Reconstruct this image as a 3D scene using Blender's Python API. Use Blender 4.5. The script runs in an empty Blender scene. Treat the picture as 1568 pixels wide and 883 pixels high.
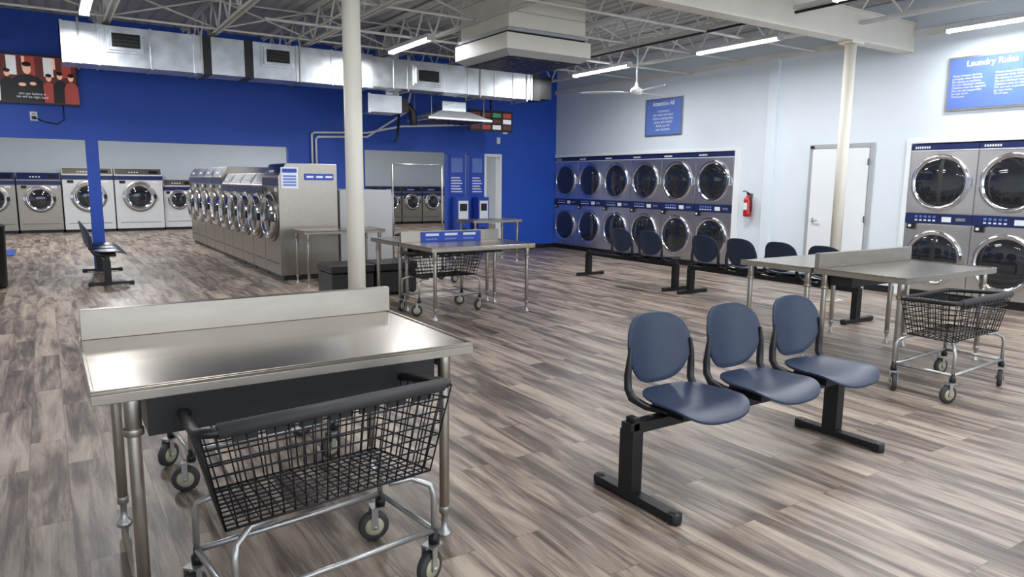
import bpy, math, random
from mathutils import Vector, Matrix
random.seed(7)
scene=bpy.context.scene
COL=scene.collection
# ------------------------------------------------------------ materials
M={}
def lin(c):
    return tuple(((v/255)/12.92 if v/255<=.04045 else ((v/255+.055)/1.055)**2.4) for v in c)+(1,)
def mat(name,rgb,rough=.5,metal=0,var=.06,scale=6,stretch=None,bump=0,coat=0,emit=None,es=0,rvar=0):
    m=bpy.data.materials.new(name);m.use_nodes=True
    nt=m.node_tree;N=nt.nodes;L=nt.links;b=N['Principled BSDF']
    c=lin(rgb)
    tc=N.new('ShaderNodeTexCoord');mp=N.new('ShaderNodeMapping');L.new(tc.outputs['Object'],mp.inputs[0])
    if stretch: mp.inputs['Scale'].default_value=stretch
    no=N.new('ShaderNodeTexNoise');no.inputs['Scale'].default_value=scale;no.inputs['Detail'].default_value=5
    L.new(mp.outputs[0],no.inputs['Vector'])
    cr=N.new('ShaderNodeValToRGB');cr.color_ramp.elements[0].position=.3;cr.color_ramp.elements[1].position=.7
    cr.color_ramp.elements[0].color=tuple(v*(1-var) for v in c[:3])+(1,)
    cr.color_ramp.elements[1].color=tuple(min(1,v*(1+var)) for v in c[:3])+(1,)
    L.new(no.outputs['Fac'],cr.inputs[0]);L.new(cr.outputs[0],b.inputs['Base Color'])
    b.inputs['Roughness'].default_value=rough;b.inputs['Metallic'].default_value=metal
    b.inputs['Coat Weight'].default_value=coat
    if rvar:
        mr=N.new('ShaderNodeMapRange');mr.inputs[3].default_value=max(.02,rough-rvar);mr.inputs[4].default_value=rough+rvar
        L.new(no.outputs['Fac'],mr.inputs[0]);L.new(mr.outputs[0],b.inputs['Roughness'])
    if bump:
        bp=N.new('ShaderNodeBump');bp.inputs['Strength'].default_value=bump;bp.inputs['Distance'].default_value=.01
        L.new(no.outputs['Fac'],bp.inputs['Height']);L.new(bp.outputs[0],b.inputs['Normal'])
    if emit:
        b.inputs['Emission Color'].default_value=lin(emit);b.inputs['Emission Strength'].default_value=es
    M[name]=m;return m
mat('paint_white',(220,230,237),.6,0,.02,2)
mat('paint_white_trim',(234,238,240),.45,0,.02,2)
mat('paint_blue',(30,80,188),.5,0,.05,1.5)
mat('paint_cream',(224,219,206),.4,0,.04,3)
mat('joist_paint',(222,221,216),.5,0,.06,3)
mat('steel_brushed',(168,161,151),.34,1,.05,6,(1,9,3),0,rvar=.05)
mat('steel_top',(172,164,152),.25,1,.04,3,(1,3,1),0,rvar=.05)
mat('steel_dryer',(222,219,217),.3,1,.03,4,(3,1,1),0,rvar=.03)
mat('chrome',(224,224,228),.1,1,.02,5)
mat('galvanized',(206,210,214),.32,1,.16,5,None,.03,rvar=.1)
mat('black_plastic',(20,21,24),.42,0,.1,20)
mat('black_metal',(26,27,30),.38,.3,.1,20)
mat('black_vinyl',(32,30,31),.4,0,.1,20,None,.06)
mat('chair_blue',(27,42,68),.42,0,.05,18,None,.02)
mat('dark_glass',(44,47,52),.05,.35,.25,7,coat=1)
mat('drum_grey',(86,88,92),.25,.8,.25,9,rvar=.1)
mat('navy_panel',(26,38,88),.35,0,.06,8)
mat('sign_blue',(98,126,200),.4,0,.06,8)
mat('sign_deep',(34,72,178),.4,0,.06,8)
mat('label_white',(228,232,236),.4,0,.03,8)
mat('washer_white',(210,212,212),.35,0,.03,4)
mat('red_paint',(176,26,30),.3,0,.05,4,coat=.4)
mat('rubber_grey',(52,51,51),.6,0,.1,20)
mat('wheel_hub',(180,172,142),.4,0,.05,10)
mat('frame_silver',(176,176,174),.36,.85,.05,10)
mat('lamp_tube',(255,255,255),.4,0,0,2,emit=(246,248,255),es=9)
M['lamp_tube'].cycles.emission_sampling='NONE'
mat('screen_dark',(30,20,22),.2,0,.1,4,emit=(96,50,46),es=.6)
mat('skin_img',(190,140,115),.4,0,.05,4,emit=(225,175,150),es=.6)
mat('cloth_img',(10,10,12),.4,0,.05,4)
mat('red_img',(120,38,34),.4,0,.2,4,emit=(170,70,60),es=.45)
mat('white_img',(205,205,210),.4,0,.05,4,emit=(225,225,225),es=.4)
mat('green_img',(60,130,90),.4,0,.3,9,emit=(60,130,90),es=.4)
mat('mat_blue',(30,70,140),.9,0,.1,30)
mat('board_grey',(170,172,174),.5,0,.03,3)
def floor_mat():
    m=bpy.data.materials.new('floor_vinyl_plank');m.use_nodes=True;nt=m.node_tree;N=nt.nodes;L=nt.links;b=N['Principled BSDF']
    tc=N.new('ShaderNodeTexCoord');sx=N.new('ShaderNodeSeparateXYZ');cx=N.new('ShaderNodeCombineXYZ')
    L.new(tc.outputs['Object'],sx.inputs[0]);L.new(sx.outputs['Y'],cx.inputs['X']);L.new(sx.outputs['X'],cx.inputs['Y'])
    br=N.new('ShaderNodeTexBrick');br.offset=.37;br.offset_frequency=2
    br.inputs['Color1'].default_value=(0,0,0,1);br.inputs['Color2'].default_value=(1,1,1,1);br.inputs['Mortar'].default_value=(.5,.5,.5,1)
    br.inputs['Scale'].default_value=1;br.inputs['Mortar Size'].default_value=.001;br.inputs['Brick Width'].default_value=1.22;br.inputs['Row Height'].default_value=.178
    L.new(cx.outputs[0],br.inputs['Vector'])
    sc=N.new('ShaderNodeVectorMath');sc.operation='SCALE';sc.inputs[3].default_value=23
    L.new(br.outputs['Color'],sc.inputs[0])
    ad=N.new('ShaderNodeVectorMath');ad.operation='ADD';L.new(cx.outputs[0],ad.inputs[0]);L.new(sc.outputs[0],ad.inputs[1])
    mp=N.new('ShaderNodeMapping');mp.inputs['Scale'].default_value=(.9,7.5,1);L.new(ad.outputs[0],mp.inputs[0])
    n1=N.new('ShaderNodeTexNoise');n1.inputs['Scale'].default_value=1.3;n1.inputs['Detail'].default_value=7;n1.inputs['Roughness'].default_value=.6;n1.inputs['Distortion'].default_value=.6
    L.new(mp.outputs[0],n1.inputs['Vector'])
    mp2=N.new('ShaderNodeMapping');mp2.inputs['Scale'].default_value=(3,60,1);L.new(ad.outputs[0],mp2.inputs[0])
    n2=N.new('ShaderNodeTexNoise');n2.inputs['Scale'].default_value=1.5;n2.inputs['Detail'].default_value=4;L.new(mp2.outputs[0],n2.inputs['Vector'])
    cr=N.new('ShaderNodeValToRGB');e=cr.color_ramp.elements
    e[0].position=.30;e[0].color=lin((68,57,51));e[1].position=.70;e[1].color=lin((180,165,149))
    k=e.new(.43);k.color=lin((106,93,84));k=e.new(.54);k.color=lin((150,135,121))
    def math_(op,a,b_):
        n=N.new('ShaderNodeMath');n.operation=op
        for i,v in enumerate((a,b_)):
            if isinstance(v,(int,float)): n.inputs[i].default_value=v
            else: L.new(v,n.inputs[i])
        return n.outputs[0]
    pv=math_('MULTIPLY',math_('SUBTRACT',br.outputs['Color'],.5),.14)
    g=math_('MULTIPLY',math_('SUBTRACT',n2.outputs['Fac'],.5),.20)
    L.new(math_('ADD',math_('ADD',n1.outputs['Fac'],pv),g),cr.inputs[0])
    mx=N.new('ShaderNodeMixRGB');mx.inputs[2].default_value=lin((70,60,54));L.new(br.outputs['Fac'],mx.inputs[0]);L.new(cr.outputs[0],mx.inputs[1])
    L.new(mx.outputs[0],b.inputs['Base Color'])
    mr=N.new('ShaderNodeMapRange');mr.inputs[3].default_value=.3;mr.inputs[4].default_value=.5;L.new(n2.outputs['Fac'],mr.inputs[0]);L.new(mr.outputs[0],b.inputs['Roughness'])
    bp=N.new('ShaderNodeBump');bp.inputs['Strength'].default_value=.12;bp.inputs['Distance'].default_value=.004;L.new(n2.outputs['Fac'],bp.inputs['Height']);L.new(bp.outputs[0],b.inputs['Normal'])
    M['floor']=m
floor_mat()
mat('roof_deck',(186,188,188),.6,0,.04,2)
# ------------------------------------------------------------ mesh builder
class B:
    def __init__(s): s.v=[];s.f=[];s.m=[];s.s=[];s.mats=[]
    def mi(s,n):
        if n not in s.mats: s.mats.append(n)
        return s.mats.index(n)
    def add(s,vs,fs,m,smooth=False,T=None):
        o=len(s.v);k=s.mi(m)
        for v in vs:
            v=Vector(v)
            if T is not None: v=T@v
            s.v.append(v)
        for f in fs: s.f.append([i+o for i in f]);s.m.append(k);s.s.append(smooth)
    def box(s,a,b,m,T=None):
        x0,y0,z0=a;x1,y1,z1=b
        s.add([(x0,y0,z0),(x1,y0,z0),(x1,y1,z0),(x0,y1,z0),(x0,y0,z1),(x1,y0,z1),(x1,y1,z1),(x0,y1,z1)],
              [(0,3,2,1),(4,5,6,7),(0,1,5,4),(1,2,6,5),(2,3,7,6),(3,0,4,7)],m,False,T)
    def frustum(s,a,b,c,d,z0,z1,m,T=None):
        s.add([(a[0],a[1],z0),(b[0],a[1],z0),(b[0],b[1],z0),(a[0],b[1],z0),(c[0],c[1],z1),(d[0],c[1],z1),(d[0],d[1],z1),(c[0],d[1],z1)],
              [(0,3,2,1),(4,5,6,7),(0,1,5,4),(1,2,6,5),(2,3,7,6),(3,0,4,7)],m,False,T)
    def path(s,pts,r,m,n=8,T=None,cap=True,closed=False,flat=None):
        pts=[Vector(p) for p in pts];k=len(pts);vs=[];fs=[]
        up=None
        for i,p in enumerate(pts):
            if closed: t=(pts[(i+1)%k]-pts[i-1])
            else: t=(pts[min(i+1,k-1)]-pts[max(i-1,0)])
            t.normalize()
            if up is None:
                up=Vector((0,0,1)) if abs(t.z)<.9 else Vector((1,0,0))
            a=t.cross(up);
            if a.length<1e-4: a=t.cross(Vector((0,1,0)))
            a.normalize();b_=a.cross(t).normalized();up=b_
            rr=r[i] if isinstance(r,(list,tuple)) else r
            for j in range(n):
                an=2*math.pi*(j+.5)/n
                vs.append(p+a*math.cos(an)*rr+b_*math.sin(an)*rr*(flat or 1))
        for i in range(k if closed else k-1):
            i2=(i+1)%k
            for j in range(n):
                fs.append((i*n+j,i*n+(j+1)%n,i2*n+(j+1)%n,i2*n+j))
        if cap and not closed:
            fs.append(tuple(reversed(range(n))));fs.append(tuple((k-1)*n+j for j in range(n)))
        s.add(vs,fs,m,n>4,T)
    def tube(s,p,q,r,m,n=8,T=None): s.path([p,q],r,m,n,T)
    def lathe(s,prof,m,n=24,T=None,c=(0,0,0)):
        vs=[];fs=[]
        for r,z in prof:
            for j in range(n):
                a=2*math.pi*j/n;vs.append((c[0]+r*math.cos(a),c[1]+r*math.sin(a),c[2]+z))
        for i in range(len(prof)-1):
            for j in range(n): fs.append((i*n+j,i*n+(j+1)%n,(i+1)*n+(j+1)%n,(i+1)*n+j))
        if prof[0][0]>0: fs.append(tuple(reversed(range(n))))
        if prof[-1][0]>0: fs.append(tuple((len(prof)-1)*n+j for j in range(n)))
        s.add(vs,fs,m,True,T)
    def shell(s,outline,fn,off,m,T=None,rings=6):
        n=len(outline);off=Vector(off);vs=[];fs=[]
        ks=[1-i/rings for i in range(rings)]
        for side in (0,1):
            base=len(vs)
            for k in ks:
                for x,y in outline: vs.append(Vector(fn(x*k,y*k))+off*side)
            vs.append(Vector(fn(0,0))+off*side);c=len(vs)-1
            for r in range(rings-1):
                for j in range(n):
                    q=(base+r*n+j,base+r*n+(j+1)%n,base+(r+1)*n+(j+1)%n,base+(r+1)*n+j)
                    fs.append(q if side else q[::-1])
            for j in range(n):
                q=(base+(rings-1)*n+j,base+(rings-1)*n+(j+1)%n,c);fs.append(q if side else q[::-1])
        h=len(vs)//2
        for j in range(n): fs.append((j,(j+1)%n,h+(j+1)%n,h+j))
        s.add(vs,fs,m,True,T)
    def obj(s,name,loc=(0,0,0),rz=0,bevel=0,mesh=None):
        me=bpy.data.meshes.new(name);me.from_pydata([tuple(v) for v in s.v],[],s.f)
        for n in s.mats: me.materials.append(M[n])
        me.polygons.foreach_set('material_index',s.m);me.polygons.foreach_set('use_smooth',s.s);me.update()
        import bmesh
        bm=bmesh.new();bm.from_mesh(me);bmesh.ops.recalc_face_normals(bm,faces=bm.faces);bm.to_mesh(me);bm.free()
        return inst(name,me,loc,rz,bevel)
def inst(name,me,loc=(0,0,0),rz=0,bevel=0):
    o=bpy.data.objects.new(name,me);COL.objects.link(o);o.location=loc;o.rotation_euler=(0,0,rz)
    if bevel:
        md=o.modifiers.new('bev','BEVEL');md.width=bevel;md.segments=2;md.limit_method='ANGLE';md.angle_limit=math.radians(50);md.harden_normals=False
    return o
FNY=Matrix(((1,0,0,0),(0,0,-1,0),(0,1,0,0),(0,0,0,1)))
FNX=Matrix(((0,0,-1,0),(-1,0,0,0),(0,1,0,0),(0,0,0,1)))
def text(parent,body,loc,size,matn,face='y',align='CENTER',name='lettering',bold=0):
    cu=bpy.data.curves.new(name,'FONT');cu.body=body;cu.size=size;cu.align_x=align;cu.extrude=.001;cu.offset=bold
    cu.materials.append(M[matn]);o=bpy.data.objects.new(name,cu);COL.objects.link(o)
    T=(FNX if face=='x' else FNY).copy();o.matrix_local=Matrix.Translation(loc)@T
    o.parent=parent;return o
def face_disc(b,c,axis,prof,m,n=28):
    T=Matrix.Translation(c)@(FNY if axis=='-y' else FNX)
    b.lathe(prof,m,n,T)
# ------------------------------------------------------------ room shell
XR=10.27;YB=13.84;ZC=4.12;XL=-4.5;YF=-3.6;YK=25.3;XK=14.0
def simple(name,boxes,m,bevel=0):
    b=B()
    for a,c in boxes: b.box(a,c,m)
    return b.obj(name,bevel=bevel)
simple('floor',[((XL-.2,YF-.2,-.1),(XK+.2,YK+.2,0))],'floor')
b=B()
x=XL-.2;prof=[]
while x<XK+.2:
    prof+=[(x,ZC),(x+.10,ZC),(x+.125,ZC+.04),(x+.175,ZC+.04)];x+=.2
vs=[];fs=[]
for i,(px,pz) in enumerate(prof): vs+=[(px,YF-.2,pz),(px,YK+.2,pz)]
for i in range(len(prof)-1): fs.append((2*i,2*i+1,2*i+3,2*i+2))
b.add(vs,fs,'roof_deck')
b.box((XL-.2,YF-.2,ZC+.05),(XK+.2,YK+.2,ZC+.15),'roof_deck')
b.obj('ceiling')
T=.15
D0a,D0b=8.52,13.84
D1a,D1b=2.80,5.44
HD=2.14
simple('wall_right',[((XR,YF,HD),(XR+T,YB+T,ZC)),((XR,YF,0),(XR+T,D1a,HD)),((XR,D1b,0),(XR+T,D0a,HD))],'paint_white')
simple('wall_dryer_room',[((XR+1.1,YF,0),(XR+1.2,YB,ZC))],'paint_white')
simple('wall_back',[((XL,YB,2.17),(XR,YB+T,ZC)),((.62,YB,0),(.80,YB+T,2.17)),((3.94,YB,0),(5.47,YB+T,2.17)),
  ((7.35,YB,0),(7.80,YB+T,2.17)),((7.90,YB,0),(8.28,YB+T,2.17)),((8.74,YB,0),(XR,YB+T,2.17))],'paint_blue')
simple('wall_left',[((XL-T,YF,0),(XL,YK,ZC))],'paint_white')
simple('wall_rear_room',[((XL,YK,0),(XK,YK+T,ZC))],'paint_white')
simple('wall_rear_room_side',[((XK,YB,0),(XK+T,YK,ZC)),((XR+T,YB,0),(XK,YB+T,ZC))],'paint_white')
b=B();b.box((XL,YF-T,0),(XR+1.1,YF,.35),'paint_white');b.box((XL,YF-T,3.1),(XR+1.1,YF,ZC),'paint_white')
x=XL
while x<XR+1.1:
    b.box((x,YF-T,.35),(x+.12,YF,3.1),'frame_silver');x+=2.1
b.box((XL,YF-T,2.2),(XR+1.1,YF-.02,2.28),'frame_silver')
b.obj('window_1')
simple('baseboard_right',[((XR-.012,D1b+.07,0),(XR,5.97,.1)),((XR-.012,7.03,0),(XR,D0a-.14,.1)),((XR-.012,YF,0),(XR,D1a,.1))],'black_plastic')
simple('baseboard_back',[((8.74,YB-.012,0),(XR,YB,.1)),((5.0,YB-.012,0),(5.47,YB,.1))],'black_plastic')
simple('trim_1',[((XR-.02,D0a-.13,0),(XR+.0,D0a-.0,HD+.06)),((XR-.02,D0a,HD),(XR,YB,HD+.06))],'paint_white_trim',.004)
simple('trim_2',[((XR-.02,D1b,0),(XR,D1b+.07,HD+.06)),((XR-.02,D1a,HD),(XR,D1b,HD+.06))],'paint_white_trim',.004)
simple('trim_3',[((8.28,YB-.02,0),(8.34,YB+T,2.17)),((8.68,YB-.02,0),(8.74,YB+T,2.17)),((8.34,YB-.02,2.11),(8.68,YB+T,2.17))],'paint_white_trim',.004)
simple('wall_pilaster',[((XR-.07,7.68,0),(XR,7.86,3.6))],'paint_white',.004)
simple('trim_4',[((XR-.05,YF,3.58),(XR,YB,3.68))],'joist_paint')
b=B();b.box((XR-.05,6.04,0.01),(XR-.008,6.96,2.11),'paint_white_trim')
for y in (5.97,6.97): b.box((XR-.03,y,0),(XR-.001,y+.06,2.18),'board_grey')
b.box((XR-.03,6.03,2.12),(XR-.001,6.97,2.18),'board_grey')
b.tube((XR-.05,6.88,1.0),(XR-.1,6.88,1.0),.018,'chrome');b.tube((XR-.1,6.89,1.0),(XR-.1,6.77,1.0),.012,'chrome')
b.tube((XR-.05,6.88,1.0),(XR-.058,6.88,1.0),.032,'chrome',16)
for z in (.25,1.05,1.9): b.tube((XR-.055,6.035,z-.05),(XR-.055,6.035,z+.05),.008,'black_metal')
b.box((XR-.06,6.95,2.12),(XR-.03,7.0,2.16),'black_metal')
b.obj('door_1',bevel=.003)
# ------------------------------------------------------------ structure
def joist(x,y0,y1,name):
    b=B();zb,zt=3.60,4.08
    for dx in (-.028,.028):
        b.box((x+dx-.02,y0,zb),(x+dx+.02,y1,zb+.008),'joist_paint');b.box((x+dx*.6-.004,y0,zb),(x+dx*.6+.004,y1,zb+.045),'joist_paint')
    b.box((x-.05,y0,zt),(x+.05,y1,zt+.03),'joist_paint');b.box((x-.012,y0,zt-.03),(x+.012,y1,zt),'joist_paint')
    y=y0;p=.33;i=0
    pts=[]
    while y<y1:
        pts.append((x,y,zb+.03 if i%2==0 else zt-.01));y+=p;i+=1
    for a,c in zip(pts[:-1],pts[1:]): b.tube(a,c,.015,'joist_paint',6)
    return b.obj(name)
xs=[-3.2+1.35*i for i in range(10)]
for x in xs: joist(x,YF+.02,YB-.02,'roof_joist')
b=B()
for y in (1.8,8.4,11.0):
    b.tube((XL,y,3.64),(XR,y,3.64),.016,'joist_paint',6);b.tube((XL,y+.12,4.04),(XR,y+.12,4.04),.014,'joist_paint',6)
    for x0,x1 in zip(xs[:-1],xs[1:]): b.tube((x0,y,3.64),(x1,y,4.04),.012,'joist_paint',6);b.tube((x0,y,4.04),(x1,y,3.64),.012,'joist_paint',6)
b.tube((2.5,9.6,3.57),(XR-.05,9.6,3.57),.02,'joist_paint');b.tube((7.6,-2,3.57),(7.6,11.6,3.57),.018,'black_metal')
b.tube((.2,6.9,3.575),(10,6.9,3.575),.016,'joist_paint');b.tube((3.2,-2,3.57),(3.2,11.1,3.57),.014,'joist_paint')
b.obj('ceiling_conduit')
b=B()
b.box((XL,5.52,3.39),(XR,5.72,3.41),'paint_cream');b.box((XL,5.52,3.76),(XR,5.72,3.78),'paint_cream')
b.box((XL,5.54,3.41),(XR,5.70,3.76),'paint_cream')
b.obj('roof_beam',bevel=.004)
def pole(x,y):
    b=B();b.lathe([(.072,0),(.072,3.36)],'paint_cream',28)
    b.box((-.13,-.1,3.36),(.13,.1,3.388),'paint_cream');b.box((-.11,-.11,0),(.11,.11,.015),'paint_cream')
    return b.obj('support_pole',(x,y,0))
pole(2.13,5.62);pole(8.9,5.62)
# ------------------------------------------------------------ lights
def strip(x,y,L,P=64,z=3.47):
    b=B()
    b.box((-.055,-L/2,.035),(.055,L/2,.085),'washer_white')
    for dx in (-.028,.028): b.path([(dx,-L/2+.02,.02),(dx,L/2-.02,.02)],.019,'lamp_tube',10)
    for s in (-1,1): b.box((-.055,s*(L/2-.01)-.01,-.005),(.055,s*(L/2-.01)+.01,.04),'washer_white')
    for s in (-1,1): b.tube((0,s*L*.35,.085),(0,s*L*.35,.13),.004,'frame_silver',6)
    o=b.obj('fluorescent_light',(x,y,z))
    la=bpy.data.lights.new('lamp_light','AREA');la.shape='RECTANGLE';la.size=.10;la.size_y=L-.06;la.energy=P;la.color=(.97,.98,1)
    lo=bpy.data.objects.new('lamp_light',la);COL.objects.link(lo);lo.parent=o;lo.location=(0,0,-.004)
    return o
strip(8.4,7.05,1.45);strip(8.33,9.95,1.5);strip(4.6,9.8,1.35);strip(.55,9.5,1.5)
strip(7.15,4.0,1.5);strip(9.72,3.9,1.9,48);strip(4.3,2.0,1.5,58);strip(1.2,3.0,1.5,44);strip(-1.8,6.0,1.5);strip(-1.8,10.5,1.5);strip(4.4,-.8,1.5,48);strip(8.2,.5,1.5,52);strip(1.0,-1.5,1.5,40)
strip(1.2,17,1.5,110);strip(1.2,21,1.5,110);strip(6.2,17,1.5,110);strip(6.4,21.5,1.5,110);strip(10.5,20,1.5,110);strip(-2.5,19,1.5,110)
# ------------------------------------------------------------ main duct
Y0=11.2
b=B()
def duct(x0,x1,z0,z1,d=.5):
    b.box((x0,Y0,z0),(x1,Y0+d,z1),'galvanized')
duct(.31,2.02,3.04,3.56);duct(2.12,2.60,3.04,3.56);duct(2.72,4.42,3.04,3.56)
for x in (2.02,2.60): b.box((x,Y0-.015,3.03),(x+.12,Y0+.51,3.57),'black_plastic')
b.box((4.42,Y0,3.04),(4.6,Y0+.5,3.56),'galvanized')
duct(4.6,7.75,3.07,3.54,.46)
b.box((7.75,Y0-.012,3.06),(7.92,Y0+.46,3.55),'black_plastic');b.box((7.92,Y0+.02,3.1),(8.2,Y0+.42,3.52),'black_metal')
for x in (.31,.72,1.35,1.9,3.35,3.9,4.4,4.95,5.9,6.35,6.9,7.3,7.7):
    z0,z1=(3.03,3.57) if x<4.5 else (3.06,3.55)
    b.box((x,Y0-.012,z0),(x+.03,Y0+.5,z1),'galvanized')
for (xa,xb,za,zb) in ((.85,1.27,3.24,3.50),(2.86,3.28,3.24,3.50),(5.34,5.80,3.17,3.43)):
    b.box((xa,Y0-.07,za),(xb,Y0-.005,zb),'galvanized');b.box((xa+.04,Y0-.075,za+.04),(xb-.04,Y0-.07,zb-.04),'black_plastic')
    b.box((xa-.03,Y0-.03,za-.03),(xb+.03,Y0-.0,zb+.03),'galvanized')
    for i in range(4):
        z=za+.06+i*(zb-za-.12)/3; b.box((xa+.05,Y0-.09,z-.004),(xb-.05,Y0-.072,z+.004),'black_metal')
for x in (.5,2.0,3.4,5.2,6.6,7.6):
    b.box((x,Y0-.02,3.02),(x+.025,Y0-.005,3.62),'frame_silver');b.box((x,Y0+.5,3.02),(x+.025,Y0+.515,3.62),'frame_silver');b.box((x,Y0-.02,3.02),(x+.025,Y0+.51,3.035),'frame_silver')
b.obj('ventilation_duct',bevel=.006)
b=B()
b.box((4.75,11.75,2.72),(5.35,12.25,3.02),'galvanized');b.box((4.72,11.74,2.70),(4.77,12.26,3.03),'galvanized');b.box((5.35,11.8,2.76),(5.5,12.2,2.99),'black_plastic')
b.path([(5.5,12,2.9),(5.6,12,2.86),(5.66,12,2.78),(5.68,12,2.68),(5.69,12,2.55)],.07,'black_metal',14)
b.box((5.05,11.75,3.02),(5.3,12.2,4.11),'galvanized')
b.obj('exhaust_duct',bevel=.005)
b=B()
b.frustum((5.85,11.7),(7.15,12.6),(6.2,11.9),(6.8,12.4),2.70,2.84,'washer_white');b.box((5.83,11.68,2.66),(7.17,12.62,2.70),'galvanized')
b.box((6.25,11.95,2.84),(6.75,12.35,3.02),'galvanized')
for x in (5.95,7.05):
    for y in (11.8,12.5): b.tube((x,y,2.70),(x,y,4.1),.008,'frame_silver',6)
for i in range(8): b.box((5.95+i*.14,11.75,2.645),(6.02+i*.14,12.55,2.66),'black_metal')
b.obj('ceiling_exhaust_hood',bevel=.004)
b=B()
b.path([(4.38,13.78,1.85),(4.38,13.78,2.42),(4.42,13.78,2.46),(5.5,13.76,2.5),(6.0,13.2,2.62),(7.6,12.95,2.72)],.022,'paint_white_trim')
b.path([(4.46,13.78,1.85),(4.46,13.78,2.34),(4.5,13.78,2.38),(5.5,13.76,2.42),(6.1,13.2,2.9),(6.2,13.0,3.6)],.022,'paint_white_trim')
b.path([(5.75,12.7,3.4),(5.75,12.8,2.6),(5.9,13.2,2.4),(6.1,13.75,2.35)],.025,'black_plastic')
b.obj('wall_pipes')
b=B()
cx,cy=5.50,8.22
def cb(h,z0,z1,m): b.box((cx-h,cy-h,z0),(cx+h,cy+h,z1),m)
cb(.60,3.44,4.1,'paint_cream');cb(.625,3.39,3.43,'board_grey');cb(.60,3.36,3.40,'black_metal')
cb(.655,3.17,3.36,'paint_cream');b.frustum((cx-.55,cy-.55),(cx+.55,cy+.55),(cx-.655,cy-.655),(cx+.655,cy+.655),3.10,3.17,'board_grey')
for i in range(13):
    y=cy-.5+i*.08; b.box((cx-.52,y,3.085),(cx+.52,y+.03,3.10),'drum_grey')
cb(.56,3.095,3.10,'black_metal')
for dz in (3.62,3.85): b.box((cx-.605,cy-.605,dz),(cx+.605,cy+.605,dz+.012),'board_grey')
b.obj('ceiling_air_conditioner',bevel=.006)
b=B()
b.lathe([(.012,.15),(.012,1.08)],'paint_white_trim',10);b.lathe([(.03,.0),(.09,.015),(.1,.06),(.09,.1),(.03,.14),(.02,.2)],'paint_white_trim',24)
for k in range(3):
    R=Matrix.Rotation(k*2.094+.25,4,'Z')
    b.box((.08,-.02,.04),(.25,.02,.05),'paint_white_trim',R)
    P=R@Matrix.Rotation(.15,4,'X')
    b.shell([(.38*math.cos(t),.065*math.sin(t)) for t in [2*math.pi*i/24 for i in range(24)]],lambda x,y:(x+.58,y,.045),(0,0,.008),'paint_white_trim',P,3)
b.obj('ceiling_fan',(8.45,9.15,3.02))
# ------------------------------------------------------------ dryers
def dryer_mesh():
    W=.888;b=B();d=.75
    b.box((0,.03,0.0),(W,d,2.12),'steel_dryer')
    b.box((0,.01,0),(W,.03,.10),'black_plastic')
    b.box((.006,0,2.03),(W-.006,.03,2.12),'navy_panel')
    b.box((.006,0,1.04),(W-.006,.03,1.18),'navy_panel')
    b.box((.006,-.004,2.03),(W-.006,.0,2.042),'label_white')
    for z0,z1 in ((1.19,2.02),(.11,1.03)):
        b.box((.012,0,z0),(W-.012,.03,z1),'steel_dryer')
        zc=(z0+z1)/2+.0
        cxx=W/2-.02
        face_disc(b,(cxx,0,zc),'-y',[(.385,-.0),(.382,.02),(.36,.035),(.335,.03),(.325,.018),(.315,.01)],'chrome',40)
        face_disc(b,(cxx,0,zc),'-y',[(.324,.012),(.29,.022),(.2,.034),(.1,.04),(0.0001,.042)],'dark_glass',40)
        b.box((W-.1,-.05,zc-.07),(W-.06,-.03,zc+.07),'chrome')
        b.box((W-.09,-.04,zc-.07),(W-.07,0,zc-.05),'chrome');b.box((W-.09,-.04,zc+.05),(W-.07,0,zc+.07),'chrome')
    for k in range(5): 
        b.box((.14+.06*k,-.004,1.075),(.175+.06*k,0,1.095),'label_white');b.box((.14+.06*k,-.004,1.12),(.175+.06*k,0,1.15),'sign_blue')
    b.box((.50,-.006,1.07),(.62,0,1.14),'label_white')
    b.box((.05,-.03,.96),(.16,0,1.05),'black_plastic');b.box((.07,-.034,.985),(.11,-.03,1.02),'label_white')
    b.box((.68,-.005,1.09),(.80,0,1.13),'frame_silver')
    for k in range(7): b.box((.06+.03*k,-.003,2.065),(.08+.03*k,0,2.095),'label_white')
    return b.obj('stacked_dryer',bevel=.003)
d0=dryer_mesh();d0.rotation_euler=(0,0,-math.pi/2);d0.location=(XR-.02,13.83,0)
for i in range(1,6): inst('stacked_dryer',d0.data,(XR-.02,13.83-.885*i,0),-math.pi/2,.003)
for i in range(3): inst('stacked_dryer',d0.data,(XR-.02,5.44-.880*i,0),-math.pi/2,.003)
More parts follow.
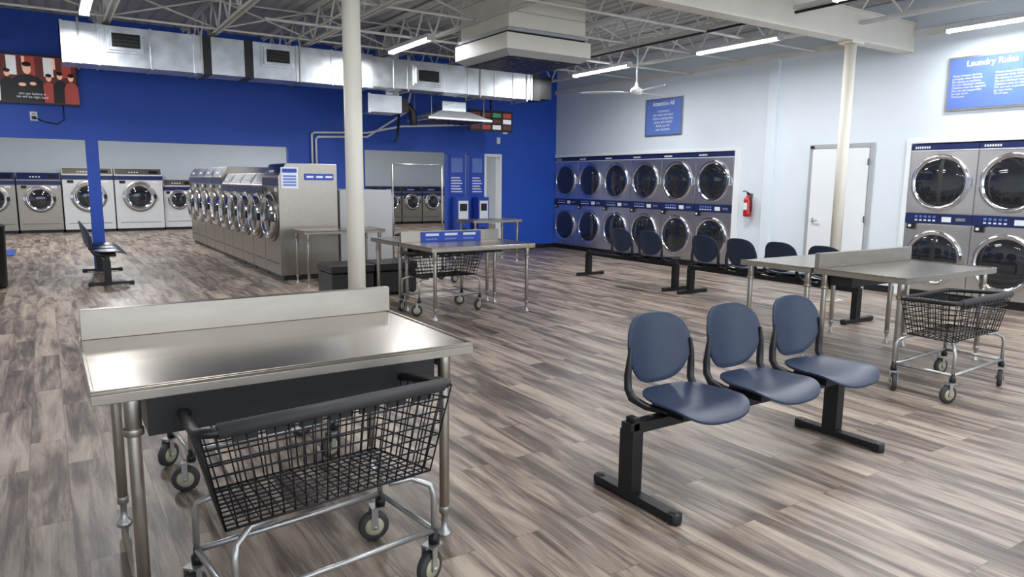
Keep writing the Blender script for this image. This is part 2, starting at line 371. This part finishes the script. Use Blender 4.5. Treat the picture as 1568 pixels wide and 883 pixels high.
# ------------------------------------------------------------ washers
def washer_mesh(W,H,D,body,ringR,zc,panel='navy_panel',slant=.12):
    b=B()
    prof=[(0,0.08),(0,H-.22),(-.0,H-.2),(slant,H),(D,H),(D,.08)]
    n=len(prof);vs=[(.008,y,z) for y,z in prof]+[(W-.008,y,z) for y,z in prof]
    fs=[tuple(range(n)),tuple(reversed(range(n,2*n)))]+[(i,i+n,(i+1)%n+n,(i+1)%n) for i in range(n)]
    b.add(vs,fs,body);b.box((.02,.04,0),(W-.02,D-.02,.08),'black_plastic')
    b.box((0,-.012,H-.34),(W,.0,H-.22),panel)
    a=math.atan2(.2,slant)
    T_=Matrix.Translation((0,0,H-.2))@Matrix.Rotation(-(math.pi/2-a),4,'X')
    Ls=math.hypot(slant,.2)
    b.box((.03,-.008,.02),(W-.03,.0,Ls-.02),'steel_brushed' if body!='steel_brushed' else 'navy_panel',T_)
    for k in range(4): b.box((W*.3+.07*k,-.014,.07),(W*.3+.04+.07*k,-.008,.11),'label_white',T_)
    b.box((W*.72,-.014,.05),(W*.9,-.008,.15),'black_plastic',T_)
    cx_=W/2
    face_disc(b,(cx_,0,zc),'-y',[(ringR*1.12,0),(ringR*1.12,.02),(ringR*1.02,.03)],'steel_brushed',36)
    face_disc(b,(cx_,0,zc),'-y',[(ringR*1.0,.02),(ringR,.07),(ringR*.93,.10),(ringR*.82,.095),(ringR*.74,.06),(ringR*.70,.05)],'chrome',36)
    face_disc(b,(cx_,0,zc),'-y',[(ringR*.74,.06),(ringR*.6,.085),(ringR*.3,.10),(.0001,.102)],'dark_glass',36)
    b.box((cx_+ringR*.9,-.10,zc-.06),(cx_+ringR*1.12,-.06,zc+.06),'black_plastic')
    b.box((cx_-ringR*1.15,-.07,zc-.05),(cx_-ringR*.95,0,zc+.05),'chrome')
    b.box((W*.08,-.006,.25),(W*.92,0,.262),'rubber_grey')
    b.box((W*.1,-.01,H-.44),(W*.22,0,H-.36),'black_plastic')
    b.box((W*.76,-.008,H-.43),(W*.9,0,H-.37),'label_white')
    return b
w1=washer_mesh(1.05,1.68,1.0,'steel_brushed',.34,.95).obj('front_load_washer',(-.65,24.0,0),0,.006)
for x in (-1.72,-2.79,-3.86): inst('front_load_washer',w1.data,(x,24.0,0),0,.006)
w2=washer_mesh(1.28,1.84,1.1,'washer_white',.40,1.02).obj('front_load_washer',(.42,23.9,0),0,.006)
inst('front_load_washer',w2.data,(1.72,23.9,0),0,.006)
w3=washer_mesh(.84,1.53,.9,'washer_white',.27,.92).obj('front_load_washer',(3.02,24.05,0),0,.006)
for i in range(6): inst('front_load_washer',w3.data,(3.88+.86*i,24.05,0),0,.006)
w5=washer_mesh(.8,1.36,.8,'steel_brushed',.27,.8).obj('front_load_washer',(9.2,23.9,0),0,.006)
for i in range(1,5): inst('front_load_washer',w5.data,(9.2+.82*i,23.9,0),0,.006)
y=11.06
wA=washer_mesh(.92,1.80,.92,'steel_brushed',.35,.97);wB=washer_mesh(.80,1.66,.90,'steel_brushed',.34,.95)
y+=.92;oA=wA.obj('front_load_washer',(2.98,y,0),-math.pi/2,.006)
meB=None
for i in range(4):
    y+=.81
    if meB is None: o=wB.obj('front_load_washer',(2.98,y,0),-math.pi/2,.006);meB=o.data
    else: inst('front_load_washer',meB,(2.98,y,0),-math.pi/2,.006)
for i in range(4):
    y+=.94;inst('front_load_washer',oA.data,(2.98,y,0),-math.pi/2,.006)
wC=washer_mesh(.80,1.40,.92,'board_grey',.27,.82,slant=.03);o=wC.obj('front_load_washer',(4.88,11.12,0),math.pi/2,.006)
for i in (1,2): inst('front_load_washer',o.data,(4.88,11.12+.82*i,0),math.pi/2,.006)
b=B();b.box((3.02,11.052,1.42),(3.28,11.066,1.74),'label_white')
b.box((3.04,11.048,1.66),(3.26,11.052,1.72),'sign_deep')
for k in range(4): b.box((3.05,11.048,1.46+.045*k),(3.25,11.052,1.485+.045*k),'sign_blue')
b.box((3.38,11.052,1.55),(3.84,11.066,1.65),'sign_deep')
for k in range(3): b.box((3.41+.15*k,11.048,1.585),(3.52+.15*k,11.052,1.615),'label_white')
st=b.obj('instruction_sticker')
# ------------------------------------------------------------ tables
def table(b,x0,x1,y0,y1,h,splash='far',apron=True,ins=.07,insy=None):
    insy=insy or ins
    b.box((x0,y0,h-.012),(x1,y1,h),'steel_top')
    e=.045
    b.box((x0,y0,h-e),(x1,y0+.015,h-.012),'steel_brushed');b.box((x0,y1-.015,h-e),(x1,y1,h-.012),'steel_brushed')
    b.box((x0,y0+.015,h-e),(x0+.015,y1-.015,h-.012),'steel_brushed');b.box((x1-.015,y0+.015,h-e),(x1,y1-.015,h-.012),'steel_brushed')
    for a,c in (((x0,y0,h),(x1,y0+.012,h+.006)),((x0,y0+.012,h),(x0+.012,y1,h+.006)),((x1-.012,y0+.012,h),(x1,y1,h+.006))): b.box(a,c,'steel_top')
    if splash: 
        b.box((x0+.01,y1-.045,h),(x1,y1,h+.13),'steel_brushed')
    if apron:
        b.box((x0+ins+.045,y0+insy,h-.19),(x1-ins-.045,y1-insy,h-.0135),'black_plastic')
        for s in (x0+ins,x1-ins): b.box((s-.012,y0+insy,h-.10),(s+.012,y1-insy,h-.04),'steel_brushed')
    for x in (x0+ins,x1-ins):
        for y in (y0+insy,y1-insy):
            b.tube((x,y,.10),(x,y,h-.02),.022,'steel_brushed',16)
            b.tube((x,y,h-.16),(x,y,h-.02),.027,'steel_brushed',16)
            b.tube((x,y,h-.175),(x,y,h-.15),.033,'steel_brushed',16)
            b.lathe([(.034,0),(.03,.012),(.014,.03),(.014,.09),(.024,.1),(.024,.13)],'frame_silver',16,None,(x,y,0))
b=B();table(b,-.71,.72,-.46,.48,.86,ins=.12,insy=.045);b.obj('folding_table',(.785,3.06,0),0,.002)
def double_table(x,y,w,d,h,sign):
    b=B();table(b,-w/2,w/2,-d,0,h,apron=False);table(b,-w/2-.02,w/2-.02,.012,d*.95,h,splash=None,apron=False)
    b.box((-w/2+.1,-.3,h-.14),(w/2-.1,-.05,h-.05),'black_plastic')
    if sign:
        b.box((-.42,-.055,h+.0),(.42,-.047,h+.12),'sign_deep')
        for k in range(3): b.box((-.36+.26*k,-.058,h+.07),(-.18+.26*k,-.055,h+.10),'label_white');b.box((-.36+.26*k,-.058,h+.02),(-.2+.26*k,-.055,h+.04),'sign_blue')
    return b.obj('folding_table',(x,y,0),0,.002)
double_table(4.20,7.85,1.38,.88,.82,True)
double_table(6.28,3.68,1.5,.80,.84,False)
b=B();table(b,-.62,.62,-.35,.35,.82,splash=None,apron=False);t3=b.obj('folding_table',(3.68,10.45,0),0,.002)
b=B();table(b,-.55,.55,-.35,.35,.82,splash=None,apron=False);b.obj('folding_table',(7.3,12.0,0),0,.002)
# ------------------------------------------------------------ carts
def caster(b,x,y,ang,R=.066):
    Tm=Matrix.Translation((x,y,0))@Matrix.Rotation(ang,4,'Z')
    W=Matrix.Rotation(math.pi/2,4,'Y')
    T2=Tm@Matrix.Translation((0,.03,R))@W
    b.lathe([(R*.55,-.017),(R*.9,-.017),(R,-.011),(R,.011),(R*.9,.017),(R*.55,.017)],'rubber_grey',20,T2)
    b.lathe([(.012,-.02),(R*.62,-.018),(R*.62,.018),(.012,.02)],'wheel_hub',20,T2)
    b.lathe([(.014,-.024),(.014,.024)],'black_metal',12,T2)
    for s in (-1,1): b.box((s*.027-.002,.016,R-.012),(s*.027+.002,.044,R*2+.02),'frame_silver',Tm)
    b.tube((-.036,.03,R),(.036,.03,R),.007,'frame_silver',8,Tm)
    b.box((-.03,-.02,R*2+.015),(.03,.045,R*2+.022),'frame_silver',Tm);b.lathe([(.022,0),(.022,.03),(.013,.035),(.013,.06)],'black_metal',12,Tm,(0,0,R*2+.022))
def cart(dens=1,rack=False,bx=.38,zt=.775,dz=.05):
    b=B();L,Wd=.93,.42
    l,w=.78,.34;zb=.435;by=.21
    zr=.205;tp=.86
    for (x,y,a) in ((-bx,-by,1.2),(bx,-by,1.9),(-bx,by,2.2),(bx,by,1.3)): caster(b,x,y,a)
    fr='frame_silver';r=.012
    b.path([(-bx,-by,zr),(bx,-by,zr)],r,fr);b.path([(-bx,by,zr),(bx,by,zr)],r,fr)
    b.path([(-bx,-by,zr),(-bx,by,zr)],r,fr);b.path([(bx,-by,zr),(bx,by,zr)],r,fr)
    for sx in (-1,1):
        for sy in (-1,1):
            b.path([(sx*bx,sy*by,zr-.03),(sx*bx,sy*by,.35),(sx*(bx-.01),sy*(by-.01),.39),(sx*(bx-.07),sy*(by-.05),zb-.015),(sx*(bx-.16),sy*(by-.06),zb-.015)],r,fr)
    def sc(v): return 1-(1-tp)*(v+1)/2
    def rim(u,v): return Vector((u*L/2*sc(v),v*Wd/2,zt-dz*(v+1)/2))
    def bot(u,v): return Vector((u*l/2*sc(v),v*w/2,zb))
    nL,nW,nH=int(20*dens),int(10*dens),7
    wr=.0030;wm='black_metal'
    def side(p0,p1,q0,q1,n):
        for i in range(n+1):
            t=i/n;b.tube(p0.lerp(p1,t),q0.lerp(q1,t),wr,wm,5)
        for k in range(nH+1):
            t=k/nH;b.tube(p0.lerp(q0,t),p1.lerp(q1,t),wr*1.15 if k not in(0,nH) else .005,wm,5)
    side(rim(-1,-1),rim(1,-1),bot(-1,-1),bot(1,-1),nL);side(rim(-1,1),rim(1,1),bot(-1,1),bot(1,1),nL)
    side(rim(-1,-1),rim(-1,1),bot(-1,-1),bot(-1,1),nW);side(rim(1,-1),rim(1,1),bot(1,-1),bot(1,1),nW)
    for i in range(1,nL):
        t=-1+2*i/nL;b.tube(bot(t,-1),bot(t,1),wr,wm,5)
    for i in range(1,nW):
        t=-1+2*i/nW;b.tube(bot(-1,t),bot(1,t),wr,wm,5)
    pts=[];cr=.06
    for cx_,cy_,a0 in ((L/2-cr,Wd/2-cr,0),(-L/2+cr,Wd/2-cr,90),(-L/2+cr,-Wd/2+cr,180),(L/2-cr,-Wd/2+cr,270)):
        for k in range(6):
            a=math.radians(a0+18*k);px=cx_+(cr+.008)*math.cos(a);py=cy_+(cr+.008)*math.sin(a);v=max(-1,min(1,py/(Wd/2)))
            pts.append((px*sc(v),py,zt+.008-dz*(v+1)/2))
    b.path(pts,.017,'black_plastic',10,closed=True)
    b.path([(-L/2+.05,-Wd/2-.012,zt+.012),(L/2-.05,-Wd/2-.012,zt+.012)],.025,'rubber_grey',12)
    for k in range(7): b.box((-L/2+.10+k*.11,-Wd/2+.006,zt-.04),(-L/2+.18+k*.11,-Wd/2+.014,zt),'black_plastic')
    if rack:
        for s in (-1,1): b.path([(s*bx,by+.02,zr),(s*bx,by+.02,1.80)],.013,'frame_silver')
        b.path([(-bx,by+.02,1.80),(bx,by+.02,1.80)],.013,'frame_silver')
    return b
c1=cart().obj('laundry_cart',(.775,2.50,0),.12)
inst('laundry_cart',c1.data,(.88,3.95,0),.08)
c2=cart(.8,False,.42,.72,.02)
c2o=c2.obj('laundry_cart',(5.80,2.64,0),.04)
inst('laundry_cart',c2o.data,(3.95,7.60,0),.05)
cart(.7,True,.42).obj('laundry_cart',(4.84,9.85,0),0)
# ------------------------------------------------------------ seating benches
def sup(n,p,a,b_): 
    out=[]
    for i in range(n):
        t=2*math.pi*i/n;c,s=math.cos(t),math.sin(t)
        out.append((a*math.copysign(abs(c)**(2/p),c),b_*math.copysign(abs(s)**(2/p),s)))
    return out
def chair(b,x,y=0):
    Tm=Matrix.Translation((x,y,0))
    o=sup(48,3.0,.244,.232);o=[(px*(1-.12*(py/.232)),py) for px,py in o]
    def seat(px,py):
        z=.452+.018*(px/.23)**2+.02*(max(0,py)/.22)**2-.035*max(0,(-py-.10)/.12)**1.6
        return (px,py-.02,z)
    b.shell(o,seat,(0,0,.014),'chair_blue',Tm)
    o=sup(48,2.9,.230,.187);o=[(px*(1+.22*(py/.187) if py<0 else 1-.05*(py/.187)),py) for px,py in o]
    def back(px,py):
        return (px,.235+.17*(py+.18)-.05*(px/.22)**2*1.0,.683+py*.985)
    b.shell(o,back,(0,.014,0),'chair_blue',Tm)
    for s in (-1,1):
        b.path([(s*.220,.215,.72),(s*.228,.212,.65),(s*.232,.216,.57),(s*.230,.213,.50),(s*.226,.185,.455),(s*.210,.10,.432),(s*.18,-.02,.428)],[.008,.016,.021,.022,.023,.020,.012],'black_plastic',8,Tm)
    b.box((-.15,-.10,.40),(.15,.12,.446),'black_metal',Tm)
def bench(xs_,f0,f1,name='waiting_bench'):
    b=B()
    for x in xs_: chair(b,x)
    b.box((f0-.04,-.0,.345),(max(f1+.04,xs_[-1]+.1),.07,.40),'black_metal')
    for f in (f0,f1):
        b.box((f-.035,-.01,.04),(f+.035,.085,.36),'black_metal')
        b.box((f-.034,-.285,.012),(f+.034,.275,.05),'black_metal')
        for yy in (-.265,.255): b.lathe([(.034,0),(.036,.012),(.034,.05),(.02,.056)],'black_plastic',14,None,(f,yy,0))
        b.box((f-.02,.0,.36),(f+.02,.06,.425),'black_metal')
    return b
bench([-.60,-.01,.57],-.96,.73).obj('waiting_bench',(3.285,2.43,0),0,.003)
bench([-.65,-.02],-1.0,1.0).obj('waiting_bench',(7.7,8.33,0),math.pi/2,.003)
bench([-.95,-.35,.25,.85],-1.25,1.25).obj('waiting_bench',(7.7,5.78,0),math.pi/2,.003)
bench([-.62,0,.62],-.93,.93).obj('waiting_bench',(.72,12.75,0),math.pi/2,.003)
for x in (3.35,3.98):
    b=B();b.box((-.29,-.29,.03),(.29,.29,.33),'black_vinyl');b.box((-.30,-.30,.34),(.30,.30,.44),'black_vinyl')
    for sx in (-.25,.25):
        for sy in (-.25,.25): b.box((sx-.02,sy-.02,0),(sx+.02,sy+.02,.03),'black_plastic')
    b.obj('ottoman',(x,9.25,0),0,.015)
b=B();ex,ey=XR-.09,8.12
b.lathe([(.05,1.0),(.07,1.01),(.072,1.05),(.072,1.27),(.06,1.32),(.025,1.35),(.02,1.38)],'red_paint',24,None,(ex,ey,0))
b.box((ex-.02,ey-.02,1.38),(ex+.02,ey+.02,1.41),'black_metal');b.path([(ex,ey,1.41),(ex-.03,ey+.06,1.44),(ex-.03,ey+.1,1.43)],.009,'black_metal');b.path([(ex,ey,1.40),(ex-.03,ey-.08,1.36),(ex-.03,ey-.1,1.2),(ex-.03,ey-.09,1.08)],.011,'black_plastic')
b.box((ex-.074,ey-.04,1.12),(ex-.068,ey+.04,1.24),'label_white');b.box((ex+.07,ey-.03,1.1),(XR,ey+.03,1.4),'frame_silver')
b.obj('fire_extinguisher')
# ------------------------------------------------------------ signs
def sign(name,y0,y1,z0,z1,title,lines,tsz,lsz,cols=1):
    b=B();b.box((XR-.03,y0,z0),(XR,y1,z1),'frame_silver');b.box((XR-.034,y0+.025,z0+.025),(XR-.03,y1-.025,z1-.025),'sign_blue')
    o=b.obj(name);yc=(y0+y1)/2
    text(o,title,(XR-.037,yc,z1-.04-tsz*.9),tsz,'label_white','x','CENTER','title',.002)
    for c in range(cols):
        yy=y1-.07-c*(y1-y0)/cols*.97
        text(o,lines,(XR-.037,yy if cols>1 else yc,z1-.09-tsz*1.6),lsz,'label_white','x','LEFT' if cols>1 else 'CENTER','body')
    return o
sign('wall_sign',3.98,5.04,2.55,3.24,'Laundry Rules','Please remove clothing\npromptly when finished.\nNo dyeing in machines.\nDo not overload washers.\nChildren must be attended.\nWe are not responsible\nfor lost items.\nThank you.',.105,.038,2)
sign('wall_sign',9.80,10.80,2.48,3.20,'Attention All','Customers\nlast wash one hour\nbefore closing time\nplease plan ahead\nthank you for\nyour business',.11,.07)
for i,(x0,x1) in enumerate(((7.40,7.76),(7.93,8.26))):
    b=B();b.box((x0,YB-.015,1.25),(x1,YB,2.12),'sign_deep');b.box((x0+.04,YB-.018,1.75),(x1-.04,YB-.015,2.06),'sign_blue')
    for k in range(6): b.box((x0+.04,YB-.018,1.32+.06*k),(x1-.04-.03*(k%3),YB-.015,1.345+.06*k),'label_white')
    b.obj('wall_poster')
    b=B();b.box((x0+.03,YB-.3,.0),(x1-.03,YB-.02,1.22),'sign_deep');b.box((x0+.06,YB-.31,.75),(x1-.06,YB-.3,1.14),'label_white');b.box((x0+.09,YB-.315,.92),(x1-.09,YB-.31,1.08),'black_plastic');b.box((x0+.1,YB-.32,.45),(x1-.1,YB-.3,.55),'black_plastic')
    b.obj('payment_kiosk',bevel=.005)
# ------------------------------------------------------------ televisions
b=B();x0,x1,z0,z1=-.66,.57,2.69,3.44;yf=YB-.10
b.box((x0,yf,z0),(x1,yf+.05,z1),'black_plastic');b.box((x0+.2,yf+.05,2.9),(x1-.2,YB-.001,3.2),'black_metal')
b.box((x0+.015,yf-.003,z0+.025),(x1-.015,yf,z1-.015),'screen_dark')
def blob(cx_,cz,a,c,m,dy,n=20):
    b.shell([(a*math.cos(2*math.pi*i/n),c*math.sin(2*math.pi*i/n)) for i in range(n)],lambda x,y:(cx_+x,yf-.004-dy,cz+y),(0,-.001,0),m,None,2)
def body(cx_,w,zs,m,dy):
    z=z0+.03;pts=[(cx_-w,z),(cx_-w*.95,zs-.06),(cx_-w*.7,zs),(cx_-w*.25,zs+.035),(cx_+w*.25,zs+.035),(cx_+w*.7,zs),(cx_+w*.95,zs-.06),(cx_+w,z)]
    b.add([(px,yf-.004-dy,pz) for px,pz in pts],[tuple(range(8))],m)
for k in range(5): b.box((x0+.06+k*.24,yf-.0035,z1-.32),(x0+.19+k*.24,yf-.003,z1-.03),('red_img','white_img')[k%2])
for k in range(3): b.box((x0+.1+k*.4,yf-.0037,z1-.2),(x0+.14+k*.4,yf-.0035,z1-.03),'skin_img')
for k,(cx_,m,zz) in enumerate(((-.55,'white_img',3.0),(-.36,'cloth_img',3.04),(.18,'red_img',3.0),(.33,'cloth_img',3.04),(.48,'red_img',3.02))):
    body(cx_,.10,zz,m,.001+.0004*k);blob(cx_,zz+.10,.038,.052,'skin_img',.004);blob(cx_,zz+.14,.042,.028,'cloth_img',.005)
body(-.10,.21,3.10,'cloth_img',.006);blob(-.10,3.22,.056,.08,'skin_img',.008);blob(-.10,3.29,.06,.035,'cloth_img',.010)
blob(-.17,2.98,.05,.028,'skin_img',.010);blob(-.03,3.0,.045,.026,'skin_img',.010)
tv=b.obj('television')
text(tv,'you can believe it\nwe will be right back',(-.05,yf-.02,2.83),.05,'white_img','y','CENTER','caption')
b=B();b.box((-.11,YB-.012,2.44),(-.01,YB,2.58),'label_white');b.box((-.09,YB-.03,2.46),(-.03,YB-.012,2.51),'black_plastic');b.box((-.08,YB-.016,2.53),(-.04,YB-.012,2.56),'board_grey')
b.path([(-.06,YB-.03,2.49),(.08,YB-.03,2.43),(.25,YB-.03,2.40),(.35,YB-.03,2.48),(.35,YB-.03,2.7)],.008,'black_plastic',6)
b.obj('wall_outlet')
b=B();x0,x1,z0,z1=7.28,8.32,2.58,3.0;yy=12.75
b.box((x0,yy,z0),(x1,yy+.05,z1),'black_plastic');b.tube((7.8,yy+.03,3.0),(7.8,yy+.03,4.1),.02,'black_metal')
for i in range(4):
    for j in range(3):
        b.box((x0+.05+i*.25,yy-.004,z0+.04+j*.12),(x0+.25+i*.25,yy,z0+.13+j*.12),('green_img','screen_dark','red_img','green_img','white_img')[(i*2+j*3)%5] if (i+j)%3 else 'screen_dark')
b.obj('television')
b=B();b.box((8.75,YB-.04,2.62),(8.87,YB,2.74),'label_white');b.box((8.6,YB-.04,2.40),(8.68,YB,2.54),'label_white');b.obj('wall_junction_box',bevel=.004)
b=B();b.lathe([(.22,0),(.25,.02),(.27,.85),(.28,.87),(.2,.93),(.05,.96)],'black_plastic',28);b.obj('trash_can',(-.78,12.3,0))
simple('floor_mat',[((-1.6,17.2,.001),(-.6,18.6,.012))],'mat_blue')
# ------------------------------------------------------------ world
w=bpy.data.worlds.new('World');scene.world=w;w.use_nodes=True
w.node_tree.nodes['Background'].inputs[0].default_value=(.8,.89,1,1);w.node_tree.nodes['Background'].inputs[1].default_value=3.6
# ------------------------------------------------------------ camera
f=1107.6;p,rl,y0=[math.radians(v) for v in (8.516,.584,33.214)]
F=Vector((math.sin(y0)*math.cos(p),math.cos(y0)*math.cos(p),-math.sin(p)))
R0=Vector((math.cos(y0),-math.sin(y0),0));U0=R0.cross(F)
R=R0*math.cos(rl)+U0*math.sin(rl);U=-R0*math.sin(rl)+U0*math.cos(rl)
cam=bpy.data.cameras.new('camera');co=bpy.data.objects.new('camera',cam);COL.objects.link(co)
cam.sensor_width=36;cam.lens=f/1599*36;cam.clip_start=.05
mw=Matrix.Identity(4)
for i in range(3): mw[i][0]=R[i];mw[i][1]=U[i];mw[i][2]=-F[i]
mw[2][3]=1.55
co.matrix_world=mw
scene.camera=co
scene.view_settings.view_transform='Standard';scene.view_settings.exposure=0
